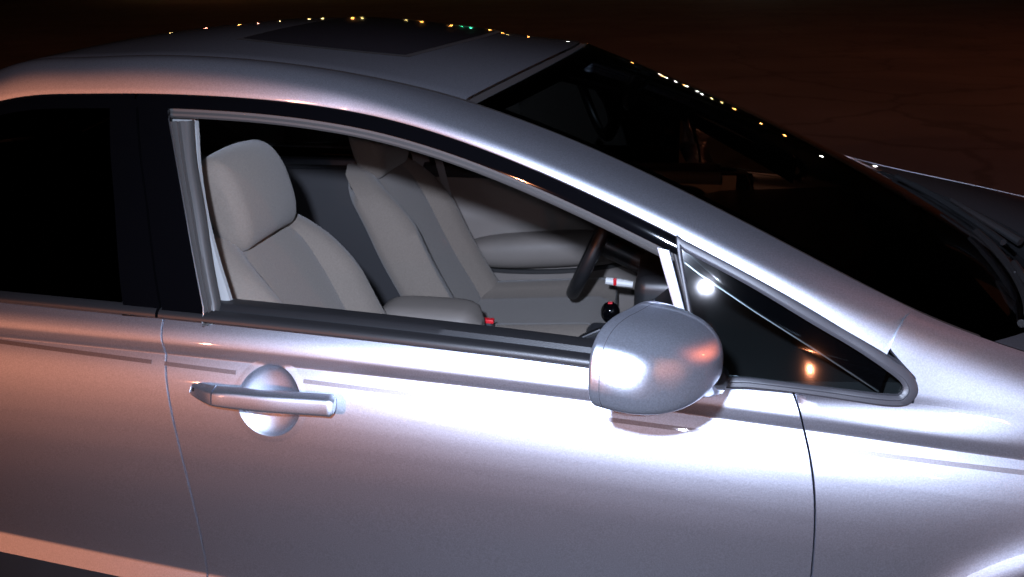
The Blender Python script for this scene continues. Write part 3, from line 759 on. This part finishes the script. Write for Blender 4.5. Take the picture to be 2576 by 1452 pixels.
# centre console
con = fix_normals(MB().superbox((-1.05, .0, .44), (.36, .085, .14), .03).build('centre_console', TRIM, car))
secs = []
for s in np.linspace(0, 1, 16):
    x = -1.54+.30*s; k = (1-abs(2*s-1)**5)**.35 if 0 < s < 1 else .25
    secs.append([(x, .082*k*math.copysign(abs(math.cos(a))**.6, math.cos(a)), .655+.062*k*math.copysign(abs(math.sin(a))**.6, math.sin(a))) for a in np.linspace(0, 2*math.pi, 33)[:-1]])
fix_normals(closed_loft(secs, 'console_armrest', TRIM, con))
fix_normals(MB().superbox((-.80, .0, .60), (.16, .085, .06), .03).build('shift_panel', DGREY, con))
fix_normals(MB().tube([(-.88, .0, .60), (-.88, 0, .66), (-.884, 0, .69)], [.05, .03, .012], 20).build('gear_boot', DGREY, con))
kn = []
for i in range(13):
    a = -math.pi/2+math.pi*i/12; kn.append([(-.888+.026*max(.05, math.cos(a))*math.cos(q_), .026*max(.05, math.cos(a))*math.sin(q_), .716+.030*math.sin(a)) for q_ in np.linspace(0, 2*math.pi, 21)[:-1]])
fix_normals(closed_loft(kn, 'gear_knob', GBLACK, con))
fix_normals(MB().superbox((-.888, -.006, .7460), (.006, .006, .0015), .001).build('gear_knob_mark', RED, con))
fix_normals(MB().tube([(-1.05, -.03, .55), (-1.0, -.03, .608), (-.95, -.03, .65), (-.87, -.03, .69)], [.012, .015, .014, .013], 14).build('handbrake', BLACKP, con))
fix_normals(MB().tube([(-1.0, -.046, .630), (-.95, -.046, .662), (-.91, -.045, .683)], .003, 8).build('handbrake_trim', SATIN, con))
p = on_y(1524, 703, .06); p2 = on_y(1590, 722, .06)
def card(a_, e_, col, nm, par, dy=0.):
    return mesh_obj(nm, [(a_[0], a_[1]+dy, a_[2]), (e_[0], e_[1]+dy, e_[2]+.022), (e_[0], e_[1]+dy+.006, e_[2]), (a_[0], a_[1]+dy+.006, a_[2]-.022)], [(0, 3, 2, 1)], col, par, smooth=False)
# dashboard, steering wheel
secs = []
for y in np.linspace(-.72, .72, 30):
    w = 1-.08*(abs(y)/.72)**3
    prof = [(-.78, .60), (-.80, .72), (-.78, .80), (-.72, .855), (-.60, .885), (-.40, .90), (-.20, .915), (-.05, .90), (-.05, .6), (-.4, .5)]
    secs.append([(x*w if x > -.5 else x, y, z) for x, z in prof])
dash = fix_normals(closed_loft(secs, 'dashboard', BLACKP, car, angle=30))
swc = Vector((-.965, .37, .80)); ax = Vector((-math.cos(R(24)), 0, math.sin(R(24)))); e1 = Vector((0, 1, 0)); e2 = ax.cross(e1)
swm = MB(); rows = []
for k in range(48):
    a = 2*math.pi*k/48; d = e1*math.cos(a)+e2*math.sin(a); rows.append([tuple(swc+d*(.175+.020*math.cos(q_))+ax*(.020*math.sin(q_))) for q_ in np.linspace(0, 2*math.pi, 15)[:-1]])
swm.grid(rows, closed_u=True, closed_v=True)
sw = fix_normals(swm.build('steering_wheel', BLACKP, car))
hub = []
for i in range(10):
    a = math.pi/2*i/9; hub.append([tuple(swc-ax*.02+ax*(.035*math.sin(a))+(e1*math.cos(q_)*.085+e2*math.sin(q_)*.07)*max(.05, math.cos(a)**.5)) for q_ in np.linspace(0, 2*math.pi, 33)[:-1]])
fix_normals(closed_loft(hub, 'wheel_hub', DGREY, sw))
for a in (0, math.pi, -math.pi/2-.5, -math.pi/2+.5):
    d = e1*math.cos(a)+e2*math.sin(a); fix_normals(MB().tube([tuple(swc+d*.06), tuple(swc+d*.12-ax*.004), tuple(swc+d*.172)], [.02, .016, .013], 10).build('wheel_spoke', DGREY, sw))
fix_normals(MB().tube([tuple(swc-ax*.25), tuple(swc-ax*.01)], .035, 16).build('steering_column', BLACKP, sw))
cs_ = fix_normals(MB().superbox((-.70, 0, .66), (.12, .13, .20), .03).build('centre_stack', BLACKP, car))
p = on_y(1524, 706, .33); p2 = on_y(1592, 716, .33)
fix_normals(MB().tube([tuple(p), tuple((p+p2)/2), tuple(p2)], [.011, .012, .010], 10).build('spoke_trim', WHITE, sw))
pm = on_y(1547, 709, .318); fix_normals(MB().superbox(tuple(pm), (.005, .004, .011), .002).build('spoke_mark', RED, sw))
# far door trim panel
fd = mp[door]
def trim_y(x, z): return float(Yg(x, min(z, .95)))-.07
rows = []
for z in np.linspace(.30, .935, 40):
    row = []
    for x in np.linspace(-1.62, -.55, 60):
        y = .745-.02*float(smoothstep(.80, .93, z))
        y -= .012*float(smoothstep(.80, .76, z))
        row.append((x, y, z))
    rows.append(row)
loft(rows).build('door_trim_panel', TRIM, fd)
secs = []
for t in np.linspace(-1, 1, 40):
    k = max(.02, 1-abs(t)**3.2)**.5; secs.append([(-1.19+.31*t, .715+.075*k*math.copysign(abs(math.cos(a))**.8, math.cos(a)), .668+.09*.31*t+.052*k*math.copysign(abs(math.sin(a))**.8, math.sin(a))-.02*k*(math.sin(a) < 0)*abs(math.sin(a))) for a in np.linspace(0, 2*math.pi, 33)[:-1]])
fix_normals(closed_loft(secs, 'door_armrest', TRIM, fd))
rows = [[(x, .725+dy, z+dz) for x in np.linspace(-1.62, -.6, 30)] for z, dy, dz in ((.905, -.008, 0), (.925, -.010, 0), (.945, 0, 0), (.955, .03, 0), (.955, .09, 0))]
loft(rows).build('window_sill', BLACKP, fd)
# shadow line below the armrest, put in as a dark strip
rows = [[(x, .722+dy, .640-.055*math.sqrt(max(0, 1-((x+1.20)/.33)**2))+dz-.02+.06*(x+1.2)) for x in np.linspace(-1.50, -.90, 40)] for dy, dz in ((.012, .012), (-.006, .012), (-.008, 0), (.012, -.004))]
loft(rows).build('armrest_shade_strip', CARPET, fd)
# far rear door trim, rear bench, parcel shelf, headliner
rdf = mp[rear]
loft([[(x, .745+dy, z) for x in np.linspace(-2.55, -1.72, 20)] for z, dy in ((.3, 0), (.6, -.01), (.84, -.02), (.90, 0), (.925, .03))]).build('door_trim_panel', mat('dark_door_trim', (.045, .043, .045), .7), rdf)
fix_normals(MB().tube([(-2.30, .735, .918), (-1.885, .735, .924)], .0035, 8).build('sill_bead', DGREY, rdf))
rs = fix_normals(MB().superbox((-2.30, 0, .46), (.30, .62, .12), .05).build('rear_seat', FABRIC2, car))
secs = []
for z in np.linspace(.50, .93, 14):
    x = -2.36-.38*(z-.5); secs.append([(x+dx_, y, z) for dx_, y in ((0, -.62), (.02, -.4), (0, -.0), (.02, .4), (0, .62), (-.14, .62), (-.14, -.62))])
fix_normals(closed_loft(secs, 'rear_backrest', FABRIC2, rs))
mesh_obj('parcel_shelf', [(-3.15, -.62, .93), (-2.52, -.62, .93), (-2.52, .62, .93), (-3.15, .62, .93)], [(0, 1, 2, 3)], CARPET, car)
loft([[tuple(np.array(roof_pt(s, t))+(0, 0, -.03)) for t in np.linspace(-1, 1, 24)] for s in np.linspace(.05, .995, 24)]).build('headliner', mat('grey_headliner', (.10, .095, .09), .95), car)
tp = [on_surf(px, py, lambda x, y, z: y+float(Yg(x, z))-.045) for px, py in ((490, 270), (496, 317), (501, 403), (521, 542), (545, 640), (586, 772))]
tfx = pchip([p[2] for p in tp][::-1], [p[0] for p in tp][::-1])
rows = []
for z in np.concatenate([np.linspace(.45, .93, 8), np.linspace(.95, 1.36, 24)]):
    yy = float(Yg(-1.65, max(z, .955)))-.045; e_ = float(tfx(max(z, .955)))-.4*max(0, .955-z)*0; a_ = e_-.12
    rows.append([(a_, -yy-.02, z), (a_, -yy, z), (e_-.06, -yy, z), (e_-.012, -yy, z), (e_-.004, -yy+.003, z), (e_-.002, -yy+.010, z), (e_-.012, -yy+.018, z), (a_, -yy+.03, z)])
bt = loft(rows).build('pillar_trim', GTRIM, car)
me = bt.data.copy(); vs = np.zeros(len(me.vertices)*3); me.vertices.foreach_get('co', vs); vs[1::3] *= -1; me.vertices.foreach_set('co', vs); me.flip_normals()
bt2 = bpy.data.objects.new('pillar_trim', me); C.objects.link(bt2); bt2.parent = car
# far seat belt webbing hanging in front of the far pillar trim
a_, e_ = on_y(1077, 398, .60), on_y(1128, 498, .60)
fix_normals(MB().add([(a_[0]-.016, .60, a_[2]+.15), (a_[0]+.016, .60, a_[2]+.15), (e_[0]+.012, .60, e_[2]), (e_[0]-.010, .60, e_[2])]+[(a_[0]-.016, .603, a_[2]+.15), (a_[0]+.016, .603, a_[2]+.15), (e_[0]+.012, .603, e_[2]), (e_[0]-.010, .603, e_[2])], [(0, 1, 2, 3), (7, 6, 5, 4), (0, 4, 5, 1), (1, 5, 6, 2), (2, 6, 7, 3), (3, 7, 4, 0)]).build('seat_belt', GTRIM, car))

rv = on_y(1590, 228, .02)
rvm = fix_normals(MB().superbox((rv[0], .0, rv[2]), (.012, .11, .03), .012).build('rear_view_mirror', BLACKP, car))
fix_normals(MB().tube([(rv[0]+.01, 0, rv[2]), (rv[0]+.05, 0, rv[2]+.035)], .008, 8).build('mirror_mount', BLACKP, rvm))
# wipers
def wiper(st0, st1, arm, name_lab):
    pts = [ws_pt(st0[0]+(st1[0]-st0[0])*k/20, st0[1]+(st1[1]-st0[1])*k/20, .012) for k in range(21)]
    w = fix_normals(MB().tube(pts, .008, 8).build('wiper', BLACKP, car))
    fix_normals(MB().tube([tuple(np.array(p)+(0, 0, .005)) for p in pts[3:12]], .005, 8).build('blade_frame', BLACKP, w))
    fix_normals(MB().tube([ws_pt(*q_, .03) for q_ in arm], [.006, .008, .010, .011], 10).build('wiper_arm', BLACKP, w))
    return w
wiper((.86, .55), (.955, -.02), [(.90, .25), (.93, .15), (.97, .08), (1.0, .02)], '')
wiper((.88, -.10), (.96, -.75), [(.92, -.42), (.94, -.55), (.97, -.62), (1.0, -.66)], '')

# ------------------------------------------------------------------ street lamps
def street_lamp(x, y, h, face, label, energy, col, group, pole_r=.06, rad=.14, real=True):
    e = bpy.data.objects.new('street_lamp', None); C.objects.link(e); e.location = (x, y, 0); setp(e, label, 'street lamp', group)
    d = Vector((face[0], face[1], 0)).normalized()
    fix_normals(MB().tube([(0, 0, 0), (0, 0, .5), (0, 0, h-.2)], [pole_r*1.5, pole_r*1.2, pole_r], 10).build('pole', DGREY, e))
    fix_normals(MB().tube([(0, 0, h-.25), tuple(d*.5+Vector((0, 0, h))), tuple(d*1.2+Vector((0, 0, h+.08)))], pole_r*.7, 8).build('arm', DGREY, e))
    hp = d*1.35+Vector((0, 0, h+.05))
    fix_normals(MB().superbox(tuple(hp+Vector((0, 0, .05))), (.32, .18, .06), .04).build('lamp_head', DGREY, e))
    if real:
        l = bpy.data.lights.new('sodium_light', 'POINT'); l.energy = energy; l.color = col; l.shadow_soft_size = rad
        lo = bpy.data.objects.new('sodium_light', l); C.objects.link(lo); lo.parent = e; lo.location = hp+Vector((0, 0, -.22))
    return e
street_lamp(-17, -27, 7.5, (.5, .8), 'sodium street lamp far behind the photographer, toward the rear of the car', 7600, SODIUM, 'sodium street lamps')
street_lamp(12.5, -9.0, 7.0, (-.5, .8), 'tall sodium street lamp behind the photographer, ahead of the car', 750, SODIUM, 'sodium street lamps')
street_lamp(9.0, -33, 8.0, (-.2, .8), 'sodium street lamp added far behind the photographer to light the car interior', 1000, SODIUM, 'sodium street lamps')  # far, low lamp added as warm fill for the seats
street_lamp(20, 9, 8, (-.8, .1), 'sodium street lamp standing past the front of the car', 3400, (1., .21, .09), 'sodium street lamps')
# distant lamps across the car park, seen only as glints along the roof and windscreen edge
LM = {k: emis('lamp_'+k, c, s_) for k, c, s_ in (('orange', (1., .36, .07), 95), ('red', (1., .25, .16), 150), ('white', (1., .95, .88), 90), ('green', (.1, 1., .5), 60), ('yellow', (1., .7, .25), 50))}
GL = [(405, 'yellow'), (500, 'red'), (590, 'orange'), (640, 'red'), (700, 'yellow'), (780, 'yellow'), (815, 'yellow'), (900, 'orange'), (925, 'yellow'), (1040, 'yellow'), (1085, 'orange'), (1165, 'orange'), (1188, 'green'), (1215, 'green'), (1260, 'orange'), (1292, 'orange'), (1312, 'yellow'), (1358, 'orange'), (1452, 'white'), (1490, 'yellow'), (1546, 'orange'), (1585, 'orange'), (1720, 'orange'), (1800, 'white'), (1826, 'orange'), (1838, 'white'), (1862, 'white'), (1884, 'orange'), (1893, 'white'), (1932, 'white'), (1966, 'white'), (1992, 'yellow'), (2010, 'yellow'), (2060, 'orange'), (2173, 'orange'), (2250, 'orange'), (2400, 'white')]
rnd = random.Random(4)
sph = []
for i in range(9):
    a = -math.pi/2+math.pi*i/8; sph.append([(.13*max(.02, math.cos(a))*math.cos(q_), .13*max(.02, math.cos(a))*math.sin(q_), .16*math.sin(a)) for q_ in np.linspace(0, 2*math.pi, 13)[:-1]])
base = None
for px, c_ in GL:
    d = ray(px, 60); d = Vector((d[0], d[1], 0)).normalized(); dist = rnd.uniform(75, 110); h = dist*math.tan(R(rnd.uniform(1.6, 3.4)))+1.57
    e = bpy.data.objects.new('distant_lamp', None); C.objects.link(e); e.location = (CAM[0]+d.x*dist, CAM[1]+d.y*dist, 0)
    setp(e, 'distant %s lamp glinting in the roof and windscreen edge of the silver car' % c_, 'lamp', 'distant lamps beyond the car')
    fix_normals(MB().tube([(0, 0, 0), (0, 0, h-.1)], .05, 6).build('pole', DGREY, e))
    k_ = fix_normals(closed_loft([[(p[0], p[1], p[2]+h) for p in r_] for r_ in sph], 'bulb', LM[c_], e))
